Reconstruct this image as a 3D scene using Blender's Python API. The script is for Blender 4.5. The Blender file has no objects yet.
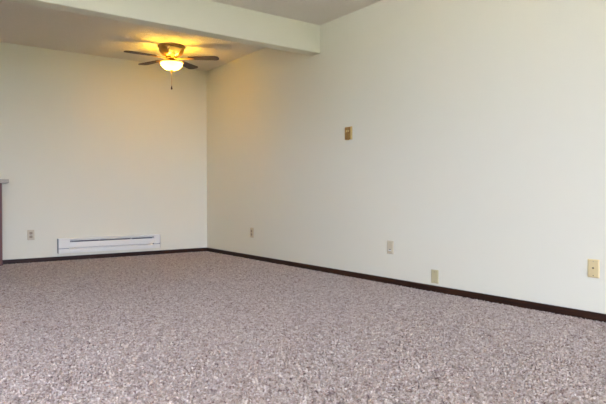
import bpy, bmesh, math, random
import numpy as np
from mathutils import Vector, Matrix
PI = math.pi
sc = bpy.context.scene
C = sc.collection

# ------------------------------------------------------------------ camera
def set_camera():
    f_px, yaw, pitch, roll = 559.27, 0.62747, -0.01207, -0.001277
    fw = Vector((math.sin(yaw)*math.cos(pitch), math.cos(yaw)*math.cos(pitch), math.sin(pitch)))
    r = Vector((math.cos(yaw), -math.sin(yaw), 0)); u = r.cross(fw)
    c, s = math.cos(roll), math.sin(roll)
    r2 = c*r + s*u; u2 = -s*r + c*u
    cd = bpy.data.cameras.new('camera'); co = bpy.data.objects.new('camera', cd); C.objects.link(co)
    m = Matrix((r2, u2, -fw)).transposed().to_4x4()
    m.translation = Vector((-3.3982, -6.9041, 0.76))
    co.matrix_world = m
    cd.sensor_fit = 'HORIZONTAL'; cd.sensor_width = 36.0; cd.lens = 36.0*f_px/606.0
    cd.clip_start = 0.02
    sc.camera = co
set_camera()

# ------------------------------------------------------------------ light
H = 2.44; XL = -4.7; YR = -10.0                 # room: x XL..0, y YR..0
WX0, WX1, WZ0, WZ1 = -4.2, -0.5, 0.06, 2.10      # patio window in the rear wall
SY0, SY1, SZ0, SZ1 = -5.6, -4.1, 0.95, 2.05      # unseen left-wall window, sized and placed to fit the light on the walls
LAMP_W = 7.6
w = bpy.data.worlds.new('overcast_sky'); sc.world = w; w.use_nodes = True
bg = w.node_tree.nodes['Background']
bg.inputs[0].default_value = (0.90, 1.0, 1.43, 1); bg.inputs[1].default_value = 9.0
sl = bpy.data.lights.new('bounce_sun', 'SUN'); sl.energy = 78.0; sl.angle = .009; sl.color = (1, .95, .88)
so = bpy.data.objects.new('bounce_sun', sl); C.objects.link(so)
so.rotation_euler = Vector((-.62, -.18, -.76)).to_track_quat('-Z', 'Y').to_euler()   # added behind the right wall; the lit yard bounces light to the ceiling
def portal(size, loc, rot):                      # guides the sampling of the sky through a window opening
    pl = bpy.data.lights.new('window_portal', 'AREA'); pl.shape = 'RECTANGLE'
    pl.size, pl.size_y = size; pl.cycles.is_portal = True
    po = bpy.data.objects.new('window_portal', pl); C.objects.link(po); po.location = loc; po.rotation_euler = rot
portal((WX1-WX0, WZ1-WZ0), ((WX0+WX1)/2, YR-.13, (WZ0+WZ1)/2), (PI/2, 0, 0))
portal((SY1-SY0, SZ1-SZ0), (XL-.13, (SY0+SY1)/2, (SZ0+SZ1)/2), (PI/2, 0, -PI/2))
sc.view_settings.view_transform = 'Standard'; sc.view_settings.look = 'None'
sc.view_settings.gamma = 1.0; sc.view_settings.use_curve_mapping = False
sc.view_settings.exposure = 1.0

# ------------------------------------------------------------------ materials
def srgb(r, g, b):
    f = lambda v: (v/255/12.92) if v/255 <= 0.04045 else ((v/255+0.055)/1.055)**2.4
    return (f(r), f(g), f(b), 1)
def mat(name, col, rough=0.5, metal=0.0, bump=None, var=None, spec=None, coat=0):
    m = bpy.data.materials.new(name); m.use_nodes = True
    nt = m.node_tree; b = nt.nodes['Principled BSDF']
    b.inputs['Base Color'].default_value = col; b.inputs['Roughness'].default_value = rough
    b.inputs['Metallic'].default_value = metal
    if spec is not None: b.inputs['Specular IOR Level'].default_value = spec
    if coat: b.inputs['Coat Weight'].default_value = coat
    tc = nt.nodes.new('ShaderNodeTexCoord')
    if bump:                                   # (scale, strength, distance)
        n = nt.nodes.new('ShaderNodeTexNoise'); n.inputs['Scale'].default_value = bump[0]; n.inputs['Detail'].default_value = 3
        nt.links.new(tc.outputs['Object'], n.inputs['Vector'])
        bp = nt.nodes.new('ShaderNodeBump'); bp.inputs['Strength'].default_value = bump[1]; bp.inputs['Distance'].default_value = bump[2]
        nt.links.new(n.outputs['Fac'], bp.inputs['Height']); nt.links.new(bp.outputs[0], b.inputs['Normal'])
    if var:                                    # (scale xyz, colour 2)
        mp = nt.nodes.new('ShaderNodeMapping'); mp.inputs['Scale'].default_value = var[0]
        nt.links.new(tc.outputs['Object'], mp.inputs['Vector'])
        n = nt.nodes.new('ShaderNodeTexNoise'); n.inputs['Scale'].default_value = 1; n.inputs['Detail'].default_value = 4
        nt.links.new(mp.outputs[0], n.inputs['Vector'])
        mx = nt.nodes.new('ShaderNodeMix'); mx.data_type = 'RGBA'
        mx.inputs['A'].default_value = col; mx.inputs['B'].default_value = var[1]
        rp = nt.nodes.new('ShaderNodeMapRange'); rp.inputs[1].default_value = .35; rp.inputs[2].default_value = .65
        nt.links.new(n.outputs['Fac'], rp.inputs[0]); nt.links.new(rp.outputs[0], mx.inputs['Factor'])
        nt.links.new(mx.outputs['Result'], b.inputs['Base Color'])
    return m
M = {}
M['wall'] = mat('wall_paint', (0.785, 0.765, 0.60, 1), 0.7, bump=(140, .10, .002), spec=.25)
M['beam'] = M['wall']
M['ceil'] = mat('popcorn_ceiling', (0.87, 0.815, 0.69, 1), 0.9, bump=(80, 1.0, .02), spec=.1)
M['base'] = mat('dark_baseboard', srgb(58, 31, 14), 0.5, var=((3, 3, 60), srgb(36, 18, 8)), spec=.25)
M['heater'] = mat('white_enamel', (0.82, 0.81, 0.70, 1), 0.4)
M['heater_in'] = mat('heater_fins', (0.22, 0.22, 0.22, 1), 0.5, metal=.4)
M['heater_shade'] = mat('shade_grey', (0.36, 0.36, 0.35, 1), 0.5)  # grey in place of shade on the heater ends and in the cap gaps
M['ivory'] = mat('ivory_plastic', srgb(205, 188, 148), 0.4)
M['ivory2'] = mat('beige_plastic', srgb(206, 194, 160), 0.4)
M['tan'] = mat('tan_plastic', srgb(216, 198, 146), 0.4)
M['tanlow'] = mat('putty_plastic', srgb(196, 186, 142), 0.4)
M['recept'] = mat('receptacle_plastic', srgb(168, 150, 118), 0.4)
M['dark'] = mat('dark_slot', (0.02, 0.017, 0.014, 1), 0.6)
M['screw'] = mat('screw_steel', (0.45, 0.40, 0.30, 1), 0.35, metal=.8)
M['brassy'] = mat('thermostat_gold', srgb(174, 140, 78), 0.4, metal=.35, var=((40, 40, 18), srgb(140, 106, 54)))
M['brasslt'] = mat('thermostat_lit_side', srgb(206, 182, 122), 0.4, metal=.2)  # lighter than the face: window light on the side put into the colour
M['brass'] = mat('antique_brass', (0.52, 0.29, 0.065, 1), 0.3, metal=.65)
M['blade'] = mat('walnut_blade', srgb(74, 46, 30), 0.45, var=((4, 30, 4), srgb(50, 29, 19)))
M['cab'] = mat('cabinet_wood', srgb(112, 62, 46), 0.5, var=((30, 30, 2.5), srgb(88, 48, 40)))
M['counter'] = mat('laminate_counter', srgb(172, 160, 136), 0.4)
M['frame'] = mat('white_window_frame', (0.8, 0.8, 0.8, 1), 0.4)
M['lawn'] = mat('lawn', (0.032, 0.042, 0.022, 1), 0.9, bump=(40, .5, .02))
M['concrete'] = mat('bounce_yard', (0.60, 0.58, 0.55, 1), 0.9, bump=(60, .3, .003))  # unseen yard, made pale to throw light up to the ceiling

def carpet_mat(name, pile):
    m = bpy.data.materials.new(name); m.use_nodes = True; nt = m.node_tree; b = nt.nodes['Principled BSDF']
    b.inputs['Roughness'].default_value = 0.95; b.inputs['Specular IOR Level'].default_value = .08
    b.inputs['Sheen Weight'].default_value = .4; b.inputs['Sheen Roughness'].default_value = .5; b.inputs['Sheen Tint'].default_value = (1, .94, .86, 1)
    tc = nt.nodes.new('ShaderNodeTexCoord')
    n = nt.nodes.new('ShaderNodeTexNoise'); n.inputs['Scale'].default_value = 38; n.inputs['Detail'].default_value = 3
    n.inputs['Distortion'].default_value = .8
    nt.links.new(tc.outputs['Object'], n.inputs['Vector'])
    src = n.outputs['Fac']
    if pile:
        g = nt.nodes.new('ShaderNodeNewGeometry')
        a = nt.nodes.new('ShaderNodeMath'); a.operation = 'MULTIPLY_ADD'; a.inputs[1].default_value = .29; 
        nt.links.new(g.outputs['Random Per Island'], a.inputs[0])
        s = nt.nodes.new('ShaderNodeMath'); s.operation = 'SUBTRACT'; s.inputs[1].default_value = .145
        nt.links.new(src, s.inputs[0]); nt.links.new(s.outputs[0], a.inputs[2]); src = a.outputs[0]
    r = nt.nodes.new('ShaderNodeValToRGB'); e = r.color_ramp.elements
    e[0].position = .24; e[0].color = CARP[0]
    e[1].position = .76; e[1].color = CARP[3]
    for q, c in ((.42, CARP[1]), (.58, CARP[2])):
        x = e.new(q); x.color = c
    nt.links.new(src, r.inputs[0]); nt.links.new(r.outputs[0], b.inputs['Base Color'])
    if not pile:
        bp = nt.nodes.new('ShaderNodeBump'); bp.inputs['Strength'].default_value = .8; bp.inputs['Distance'].default_value = .01
        nt.links.new(n.outputs['Fac'], bp.inputs['Height']); nt.links.new(bp.outputs[0], b.inputs['Normal'])
    return m
CARP = [srgb(116, 88, 78), srgb(173, 153, 137), srgb(194, 177, 162), srgb(230, 219, 206)]
M['carpet'] = carpet_mat('carpet_backing', False)
M['pile'] = carpet_mat('carpet_yarn', True)

def glass_pane():
    m = bpy.data.materials.new('window_glass'); m.use_nodes = True; nt = m.node_tree; nt.nodes.clear()
    o = nt.nodes.new('ShaderNodeOutputMaterial'); mx = nt.nodes.new('ShaderNodeMixShader'); mx.inputs[0].default_value = .06
    t = nt.nodes.new('ShaderNodeBsdfTransparent'); g = nt.nodes.new('ShaderNodeBsdfGlossy'); g.inputs['Roughness'].default_value = .02
    nt.links.new(t.outputs[0], mx.inputs[1]); nt.links.new(g.outputs[0], mx.inputs[2]); nt.links.new(mx.outputs[0], o.inputs[0])
    return m
M['glass'] = glass_pane()
def frosted():
    m = bpy.data.materials.new('frosted_lit_glass'); m.use_nodes = True; nt = m.node_tree; nt.nodes.clear()
    o = nt.nodes.new('ShaderNodeOutputMaterial'); ad = nt.nodes.new('ShaderNodeAddShader')
    t = nt.nodes.new('ShaderNodeBsdfTranslucent'); t.inputs[0].default_value = (.55, .50, .38, 1)
    e = nt.nodes.new('ShaderNodeEmission'); e.inputs[0].default_value = (1, .80, .42, 1); e.inputs[1].default_value = .35
    nt.links.new(t.outputs[0], ad.inputs[0]); nt.links.new(e.outputs[0], ad.inputs[1]); nt.links.new(ad.outputs[0], o.inputs[0])
    return m
M['bowl'] = frosted()

# ------------------------------------------------------------------ mesh helpers
def obj(name, bm, m, parent=None, smooth=False):
    me = bpy.data.meshes.new(name); bm.normal_update(); bm.to_mesh(me); bm.free()
    me.materials.append(m)
    if smooth:
        for p in me.polygons: p.use_smooth = True
    o = bpy.data.objects.new(name, me); C.objects.link(o)
    if parent: o.parent = parent
    return o
def box(bm, x0, x1, y0, y1, z0, z1, bev=0, seg=2):
    t = bmesh.new(); bmesh.ops.create_cube(t, size=1)
    for v in t.verts:
        v.co = Vector((x0+(v.co.x+.5)*(x1-x0), y0+(v.co.y+.5)*(y1-y0), z0+(v.co.z+.5)*(z1-z0)))
    if bev: bmesh.ops.bevel(t, geom=t.edges[:], offset=bev, segments=seg, affect='EDGES')
    me = bpy.data.meshes.new('t'); t.to_mesh(me); t.free(); bm.from_mesh(me); bpy.data.meshes.remove(me)
    return bm
def B(*a, **k): return box(bmesh.new(), *a, **k)
def lathe(prof, n=40, cap=True):
    bm = bmesh.new(); rings = []
    for r, z in prof:
        rings.append([bm.verts.new((r*math.cos(2*PI*i/n), r*math.sin(2*PI*i/n), z)) for i in range(n)] if r > 1e-5 else [bm.verts.new((0, 0, z))])
    for a, b in zip(rings, rings[1:]):
        for i in range(n):
            j = (i+1) % n
            if len(a) == 1 and len(b) == 1: continue
            if len(a) == 1: bm.faces.new((a[0], b[i], b[j]))
            elif len(b) == 1: bm.faces.new((a[i], b[0], a[j]))
            else: bm.faces.new((a[i], b[i], b[j], a[j]))
    bmesh.ops.recalc_face_normals(bm, faces=bm.faces[:])
    return bm
def prism(poly, axis_len, place):                      # poly (a,b) extruded; place maps (a,b,t)->xyz
    bm = bmesh.new(); n = len(poly)
    A = [bm.verts.new(place(a, b, axis_len[0])) for a, b in poly]; Bv = [bm.verts.new(place(a, b, axis_len[1])) for a, b in poly]
    bm.faces.new(A); bm.faces.new(Bv[::-1])
    for i in range(n): bm.faces.new((A[i], Bv[i], Bv[(i+1) % n], A[(i+1) % n]))
    bmesh.ops.recalc_face_normals(bm, faces=bm.faces[:]); return bm
def struct(name, bm, m, label, parent=None):
    o = obj(name, bm, m, parent)
    o['kind'] = 'structure'; o['label'] = label
    return o
def thing(name, label, cat, loc, rotz=0, group=None):
    o = bpy.data.objects.new(name, None); C.objects.link(o); o.empty_display_size = .05
    o.location = loc; o.rotation_euler = (0, 0, rotz); o['label'] = label; o['category'] = cat
    if group: o['group'] = group
    return o

# ------------------------------------------------------------------ setting
T = .12
struct('floor', B(XL, 0, YR, 0, -T, 0), M['carpet'], 'mottled mauve beige carpeted floor')
struct('ceiling', B(XL, 0, YR, 0, H, H+T), M['ceil'], 'textured off-white ceiling')
struct('wall_back', B(XL-T, T, 0, T, -T, H+T), M['wall'], 'cream painted far wall behind the heater')
struct('wall_right', B(0, T, YR-T, 0, -T, H+T), M['wall'], 'long cream painted wall on the right')
bm = bmesh.new()
box(bm, XL-T, XL, YR-T, SY0, -T, H+T); box(bm, XL-T, XL, SY1, 0, -T, H+T)
box(bm, XL-T, XL, SY0, SY1, SZ1, H+T); box(bm, XL-T, XL, SY0, SY1, -T, SZ0)
struct('wall_left', bm, M['wall'], 'cream painted wall on the left, out of view')
bm = bmesh.new()
box(bm, XL, WX0, YR-T, YR, -T, H+T); box(bm, WX1, 0, YR-T, YR, -T, H+T)
box(bm, WX0, WX1, YR-T, YR, WZ1, H+T); box(bm, WX0, WX1, YR-T, YR, -T, WZ0)
struct('wall_rear', bm, M['wall'], 'cream painted wall with the patio window, behind the camera')
BY0, BY1, BZ = -2.515, -2.375, 2.164
struct('trim_1', B(XL, 0, BY0, BY1, BZ, H, bev=.004), M['beam'], 'painted drywall ceiling beam between living and dining areas')
def bb(p):   # baseboard profile: (offset from wall, height)
    return [(0, 0), (.013, 0), (.013, .044), (.010, .050), (.004, .053), (0, .053)]
struct('baseboard_right', prism(bb(0), (YR, -.013), lambda a, b, t: (-a, t, b)), M['base'], 'dark brown wooden baseboard along the right wall')
struct('baseboard_back', prism(bb(0), (-2.48, 0), lambda a, b, t: (t, -a, b)), M['base'], 'dark brown wooden baseboard along the far wall')
struct('baseboard_left', prism(bb(0), (YR, 0), lambda a, b, t: (XL+a, t, b)), M['base'], 'dark brown wooden baseboard along the left wall')
# windows: built in local coordinates (x along the opening, -y outwards)
def window(name, label, loc, rotz, wd, hg):
    win = bpy.data.objects.new(name, None); C.objects.link(win); win.location = loc; win.rotation_euler = (0, 0, rotz)
    win['kind'] = 'structure'; win['label'] = label
    f = .05; h = wd/2
    for x0, x1, z0, z1 in ((-h, -h+f, 0, hg), (h-f, h, 0, hg), (-h+f, h-f, hg-f, hg), (-h+f, h-f, 0, f), (-.04, .04, f, hg-f)):
        obj('window_frame', B(x0, x1, -.095, -.025, z0, z1, bev=.004), M['frame'], win)
    for x0, x1 in ((-h+f, -.04), (.04, h-f)):
        obj('pane', B(x0, x1, -.062, -.058, f, hg-f), M['glass'], win)
window('window_1', 'white framed sliding patio window behind the camera', ((WX0+WX1)/2, YR, WZ0), 0, WX1-WX0, WZ1-WZ0)
window('window_2', 'unseen white framed window in the left wall, placed to fit the light', (XL, (SY0+SY1)/2, SZ0), -PI/2, SY1-SY0, SZ1-SZ0)
struct('ground_rear', B(-60, 60, YR-60, YR-T, -.45, -.25), M['lawn'], 'dark lawn outside the rear window')
struct('ground_side_bounce', B(-60, XL-T, YR-T, 40, -.45, -.25), M['concrete'], 'unseen pale yard added to bounce light in through the side window')

# ------------------------------------------------------------------ baseboard heater on the far wall
HX0, HX1 = -1.903, -0.690
hb, ht, hd = .092, .262, .064                 # bottom, top, depth
heater = thing('baseboard_heater', 'long white electric baseboard heater low on the far wall', 'heater', ((HX0+HX1)/2, 0, 0))
L = (HX1-HX0)/2
EL, ER = .118, .082
prof_back = [(0, hb), (.006, hb), (.006, ht-.012), (0, ht-.012)]
obj('back_plate', B(-L+.004, L-.004, -.008, 0, hb, ht-.006), M['heater'], heater)
x0, x1 = -L+EL, L-ER
# hood: top sheet with a short drip lip
hood = [(.008, ht-.004), (.008, ht), (hd-.012, ht), (hd-.002, ht-.008), (hd-.002, ht-.013), (hd-.005, ht-.013), (hd-.005, ht-.009), (hd-.013, ht-.004)]
obj('hood', prism(hood, (x0, x1), lambda a, b, t: (t, -a, b)), M['heater'], heater)
obj('front_panel', B(x0, x1, -hd+.002, -hd+.010, .154, .219, bev=.003), M['heater'], heater)
lip = [(.008, hb), (hd, hb), (hd, .136), (hd-.008, .143), (hd-.011, .140), (hd-.005, .134), (hd-.005, hb+.004), (.008, hb+.004)]
obj('lower_lip', prism(lip, (x0, x1), lambda a, b, t: (t, -a, b)), M['heater'], heater)
fin = obj('fin', B(-.0006, .0006, -.046, -.012, .150, .232), M['heater_in'], heater)
fin.location.x = x0+.02
k = x0+.035
while k < x1-.01:
    f2 = fin.copy(); C.objects.link(f2); f2.parent = heater; f2.location.x = k; k += .012
bm = lathe([(0, -1), (.008, -1), (.008, 1), (0, 1)], 12)
bmesh.ops.transform(bm, matrix=Matrix.Translation((0, -.03, .185)) @ Matrix.Rotation(PI/2, 4, 'Y') @ Matrix.Diagonal((1, 1, L-.05, 1)), verts=bm.verts[:])
obj('heating_element', bm, M['heater_in'], heater, True)
for xx in (-1.439+1.2965, -1.052+1.2965):
    obj('bracket', B(xx-.008, xx+.008, -hd+.030, -.008, ht-.048, ht-.010), M['heater'], heater)
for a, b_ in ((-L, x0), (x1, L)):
    cap = obj('end_cap', B(a, b_, -hd, -.0, .151, ht, bev=.004), M['heater'], heater)
    obj('end_cap_base', B(a, b_, -hd, -.0, hb, .142, bev=.003), M['heater'], heater)
    obj('end_gap_box', B(a+.003, b_-.003, -hd+.008, -.0, hb+.004, ht-.006), M['heater_shade'], heater)  # grey inset added so the gap between the cap halves looks dark
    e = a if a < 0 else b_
    obj('end_shade', B(min(e, e+math.copysign(.003, e)), max(e, e+math.copysign(.003, e)), -hd+.001, 0, hb+.001, ht-.002), M['heater_shade'], heater)  # thin grey plate added to paint shade on the heater end

# ------------------------------------------------------------------ wall plates
def plate_base(name, label, loc, rotz, m, wdt=.074, hgt=.116, group=None, cat='outlet'):
    t = thing(name, label, cat, loc, rotz, group)
    bm = bmesh.new(); d = .0065; i = .007
    a = [(-wdt/2, -hgt/2), (wdt/2, -hgt/2), (wdt/2, hgt/2), (-wdt/2, hgt/2)]
    sg = lambda v: 1 if v > 0 else -1
    l0 = [bm.verts.new((x, 0, z)) for x, z in a]; l1 = [bm.verts.new((x, -.0025, z)) for x, z in a]
    l2 = [bm.verts.new((x-sg(x)*i, -d, z-sg(z)*i)) for x, z in a]
    bm.faces.new(l0); bm.faces.new(l2)
    for p, q in ((l0, l1), (l1, l2)):
        for k in range(4): bm.faces.new((p[k], q[k], q[(k+1) % 4], p[(k+1) % 4]))
    bmesh.ops.recalc_face_normals(bm, faces=bm.faces[:])
    obj('cover_plate', bm, m, t)
    return t
def screw(t, z, m=None, r=.0035, x=0):
    bm = lathe([(0, .0012), (r*.6, .0010), (r, 0), (r, -.002)], 14)
    bmesh.ops.transform(bm, matrix=Matrix.Translation((x, -.0065, z)) @ Matrix.Rotation(PI/2, 4, 'X'), verts=bm.verts[:])
    s = obj('screw', bm, m or M['screw'], t, True)
    obj('screw_slot', B(x-r*.8, x+r*.8, -.0080, -.0072, z-.0005, z+.0005), M['dark'], s)
def receptacle(t, z, m):
    bm = bmesh.new(); n = 24; pts = []
    for k in range(n):
        a = 2*PI*k/n; pts.append((max(-.0165, min(.0165, .0195*math.cos(a)*1.05)), max(-.0145, min(.0145, .0195*math.sin(a)))))
    bm = prism(pts, (-.0055, -.0082), lambda a, b, tt: (a, tt, z+b))
    r = obj('receptacle', bm, m, t)
    for x, h in ((-.0064, .0042), (.0064, .0034)):
        obj('slot', B(x-.0013, x+.0013, -.0086, -.0078, z+.002-h, z+.002+h), M['dark'], r)
    bm = lathe([(0, 0), (.0026, 0), (.0026, -.001)], 12)
    bmesh.ops.transform(bm, matrix=Matrix.Translation((0, -.0086, z-.0085)) @ Matrix.Rotation(PI/2, 4, 'X'), verts=bm.verts[:])
    obj('ground_hole', bm, M['dark'], r)
RW = -PI/2
t = plate_base('wall_outlet', 'beige two-socket outlet on the far wall left of the white heater', (-2.183, 0, .316), 0, M['ivory2'], .072, .114)
receptacle(t, .0205, M['recept']); receptacle(t, -.0205, M['recept']); screw(t, 0)
t = plate_base('wall_outlet', 'narrow-looking beige outlet on the long wall nearest the far corner', (0, -1.189, .318), RW, M['ivory'], .074, .116)
receptacle(t, .0205, M['recept']); receptacle(t, -.0205, M['recept']); screw(t, 0)
t = plate_base('wall_jack', 'beige wall plate with a small dark slot low on its face', (0, -3.4875, .316), RW, M['ivory2'], .076, .112, cat='wall plate')
j = obj('jack_housing', B(-.018, .018, -.0085, -.0055, -.040, -.012, bev=.0012), M['ivory2'], t)
obj('jack_opening', B(-.008, .010, -.0092, -.0080, -.0215, -.0160), M['dark'], j)
obj('jack_ledge', B(-.015, .015, -.0125, -.0080, -.0290, -.0235, bev=.001), M['frame'], j)
obj('jack_gap', B(-.014, .014, -.0092, -.0080, -.036, -.0335), M['recept'], j)
screw(t, .042, M['ivory2'])
t = plate_base('blank_plate', 'plain putty-coloured blank wall plate just above the baseboard', (0, -3.975, .1235), RW, M['tanlow'], .074, .106, cat='wall plate')
screw(t, .036, M['recept']); screw(t, -.036, M['recept'])
t = plate_base('cable_jack', 'yellowish tan cable plate with one dark centre hole, at the right edge', (0, -5.206, .316), RW, M['tan'], .071, .112, cat='wall plate')
bm = lathe([(0, -.001), (.0030, -.001), (.0030, .004), (.0052, .004), (.0056, 0)], 16)
bmesh.ops.transform(bm, matrix=Matrix.Translation((0, -.0065, .003)) @ Matrix.Rotation(PI/2, 4, 'X'), verts=bm.verts[:])
cn = obj('coax_connector', bm, M['dark'], t, True)
screw(t, .042, M['screw'], .003); screw(t, -.042, M['dark'], .003)

# thermostat
t = thing('thermostat', 'small brown and gold box thermostat mounted midway up the right wall', 'thermostat', (0, -2.950, 1.3335), RW)
obj('back_plate', B(-.046, .046, -.004, 0, -.061, .061, bev=.0015), M['brasslt'], t)
cv = obj('cover', B(-.044, .044, -.017, -.004, -.059, .059, bev=.003), M['brasslt'], t)
obj('face_panel', B(-.043, .036, -.0182, -.0165, -.057, .057, bev=.0006), M['brassy'], cv)
obj('scale_window', B(-.026, .020, -.0190, -.0178, .012, .030), M['brasslt'], cv)
obj('pointer', B(-.001, .001, -.0196, -.0186, .012, .029), M['dark'], cv)
for k in range(4): obj('vent_slot', B(-.026, .020, -.0187, -.0178, -.050+k*.008, -.0485+k*.008), M['blade'], cv)
obj('set_lever', B(.006, .012, -.023, -.010, -.064, -.057, bev=.001), M['brass'], t)

# ------------------------------------------------------------------ counter cabinet at the left edge
cx1 = -2.482; cx0 = -3.9; cd_ = .10
cb = thing('counter_cabinet', 'brown wooden cabinet under a pale counter top at the left edge', 'cabinet', ((cx0+cx1)/2, -.002, 0))
q = (cx1-cx0)/2
obj('body', B(-q, q, -cd_+.018, 0, 0, .896), M['cab'], cb)
obj('end_stile', B(q-.05, q, -cd_, -cd_+.018, 0, .896, bev=.002), M['cab'], cb)
obj('end_stile', B(-q, -q+.05, -cd_, -cd_+.018, 0, .896, bev=.002), M['cab'], cb)
for k in range(3):
    a = -q+.055+k*(2*q-.11)/3; b_ = a+(2*q-.11)/3-.006
    d = obj('door', B(a, b_, -cd_-.002, -cd_+.018, .10, .70, bev=.003), M['cab'], cb)
    obj('handle', B(b_-.05, b_-.035, -cd_-.03, -cd_-.001, .56, .66, bev=.004), M['brass'], d)
    d = obj('drawer', B(a, b_, -cd_-.002, -cd_+.018, .715, .88, bev=.003), M['cab'], cb)
    obj('handle', B((a+b_)/2-.05, (a+b_)/2+.05, -cd_-.03, -cd_-.001, .79, .805, bev=.004), M['brass'], d)
obj('toe_board', B(-q+.05, q-.05, -cd_+.004, -cd_+.018, 0, .095), M['cab'], cb)
ct = obj('counter_top', B(-q-.02, -2.418-(cx0+cx1)/2, -cd_-.03, 0, .896, .938, bev=.004), M['counter'], cb)
ct['label'] = 'pale laminate counter top'

# ------------------------------------------------------------------ ceiling fan
FX, FY = -0.881, -0.910
fan = thing('ceiling_fan', 'brass flush-mount ceiling fan with dark blades and a lit glass bowl', 'ceiling fan', (FX, FY, H))
def Z(z): return z-H
obj('motor_housing', lathe([(0, 0), (.152, 0), (.154, -.008), (.150, -.014), (.142, -.018), (.140, -.030), (.136, -.050), (.126, -.075), (.108, -.098), (.088, -.112), (.072, -.118), (0, -.118)], 56), M['brass'], fan, True)
obj('rotor', lathe([(0, -.118), (.062, -.118), (.066, -.124), (.066, -.136), (.058, -.142), (0, -.142)], 40), M['brass'], fan, True)
obj('light_fitter', lathe([(0, -.142), (.040, -.142), (.040, -.156), (.056, -.160), (.058, -.176), (.020, -.180), (0, -.180)], 40), M['brass'], fan, True)
# open frosted bowl
prof = [(.124, -.188), (.122, -.198), (.115, -.214), (.102, -.230), (.084, -.245), (.060, -.257), (.034, -.264), (.006, -.267)]
obj('glass_bowl', lathe(prof, 48), M['bowl'], fan, True)
ob_r = obj('bowl_rim', lathe([(.124, -.188), (.127, -.187), (.127, -.183), (.123, -.183), (.122, -.188), (.124, -.188)], 48), M['brass'], fan, True)
obj('rod', lathe([(0, -.176), (.004, -.176), (.004, -.268), (0, -.268)], 10), M['brass'], fan)
obj('finial', lathe([(0, -.264), (.016, -.266), (.018, -.271), (.010, -.277), (.008, -.286), (.011, -.291), (.006, -.300), (0, -.302)], 20), M['brass'], fan, True)
ch = lathe([(0, -.30), (.0022, -.30), (.0022, -.448), (0, -.448)], 8)
chn = obj('pull_chain', ch, M['brass'], fan)
obj('pull_pendant', lathe([(0, -.440), (.004, -.443), (.006, -.455), (.010, -.474), (.009, -.482), (0, -.486)], 16), M['blade'], chn, True)
# blades
right = Vector((.922, -.388, 0)); fwd = Vector((.388, .922, 0))
ang0 = math.atan2(right.y, right.x)
def blade_mesh():
    out = []
    r0, r1 = .190, .535
    side = []
    N = 8
    for k in range(N+1):
        u = k/N; side.append((r0+(r1-.05-r0)*u, .048+.017*u))
    tip = [(r1-.05+.05*math.sin(a), .065*math.cos(a)**.7 if math.cos(a) > 1e-4 else 0) for a in [PI/2*k/7 for k in range(1, 8)]]
    up = side+tip; poly = up+[(x, -y) for x, y in up[:-1][::-1]]
    return prism(poly, (-.003, .003), lambda a, b, t: (a, b, t))
def iron_mesh():
    bm = prism([(.05, .020), (.10, .013), (.15, .016), (.175, .024), (.235, .024), (.250, .012), (.250, -.012), (.235, -.024), (.175, -.024), (.15, -.016), (.10, -.013), (.05, -.020)], (-.009, -.003), lambda a, b, t: (a, b, t))
    return bm
bd = ir = None
for k in range(5):
    a = ang0+math.radians(-13+72*k)
    mtx = Matrix.Translation((0, 0, -.133)) @ Matrix.Rotation(a, 4, 'Z') @ Matrix.Rotation(math.radians(-6), 4, 'X')
    if bd is None:
        bd = obj('blade', blade_mesh(), M['blade'], fan); ir = obj('blade_iron', iron_mesh(), M['brass'], bd); o, i2 = bd, ir
    else:
        o = bd.copy(); C.objects.link(o); o.parent = fan; i2 = ir.copy(); C.objects.link(i2); i2.parent = o
    o.matrix_local = mtx
ld = bpy.data.lights.new('fan_bulb', 'POINT'); ld.energy = LAMP_W; ld.color = (1, .55, .04); ld.shadow_soft_size = .025
for dx in (-.055, .055):
    lo = bpy.data.objects.new('fan_bulb', ld); C.objects.link(lo); lo.parent = fan; lo.location = (dx*right.x, dx*right.y, -.222)

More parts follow.
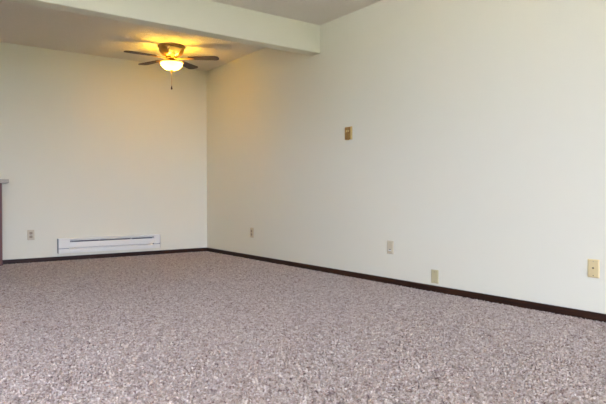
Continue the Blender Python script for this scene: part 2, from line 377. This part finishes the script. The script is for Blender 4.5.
# ------------------------------------------------------------------ carpet pile (uncountable yarn tufts)
def pile():
    rng = np.random.default_rng(7)
    s = .0095; YP = -7.7
    xs = np.arange(XL+.016, -.016, s); ys = np.arange(YP, -.016, s)
    X, Y = np.meshgrid(xs, ys); X = X.ravel(); Y = Y.ravel(); n = len(X)
    X = X+rng.uniform(-.5, .5, n)*s; Y = Y+rng.uniform(-.5, .5, n)*s
    X = np.clip(X, XL+.018, -.018); Y = np.clip(Y, YP, -.018)
    keep = ~((X < cx1+.02) & (Y > -cd_-.03)); X, Y = X[keep], Y[keep]; n = len(X)
    h = rng.uniform(0, 2*PI, n); ln = rng.uniform(.007, .015, n); ht = rng.uniform(.004, .0095, n); wd = rng.uniform(.0026, .0046, n)
    dx, dy = np.cos(h), np.sin(h); px, py = -dy*wd, dx*wd
    V = np.empty((n, 6, 3), np.float32)
    for i, (f, z, ww) in enumerate(((0, -.001, 1.0), (.45, 1.0, 1.1), (1.0, .55, .8))):
        bx = X+dx*ln*(f-.4); by = Y+dy*ln*(f-.4)
        bx = np.clip(bx, XL+.016, -.016); by = np.clip(by, YR+.006, -.016)
        zz = ht*z if z > 0 else np.full(n, z)
        V[:, 2*i] = np.stack([bx+px*ww, by+py*ww, zz], 1); V[:, 2*i+1] = np.stack([bx-px*ww, by-py*ww, zz], 1)
    F = np.array([[0, 1, 3, 2], [2, 3, 5, 4]])
    F = (F[None]+6*np.arange(n)[:, None, None]).reshape(-1)
    me = bpy.data.meshes.new('carpet_pile'); me.vertices.add(6*n); me.vertices.foreach_set('co', V.ravel())
    me.loops.add(len(F)); me.loops.foreach_set('vertex_index', F.astype(np.int32))
    me.polygons.add(2*n); me.polygons.foreach_set('loop_start', np.arange(0, 8*n, 4, dtype=np.int32))
    me.update(calc_edges=True); me.materials.append(M['pile'])
    o = bpy.data.objects.new('carpet_pile', me); C.objects.link(o)
    o['kind'] = 'stuff'; o['label'] = 'mottled mauve beige carpet pile covering the floor'; o['category'] = 'carpet'
pile()
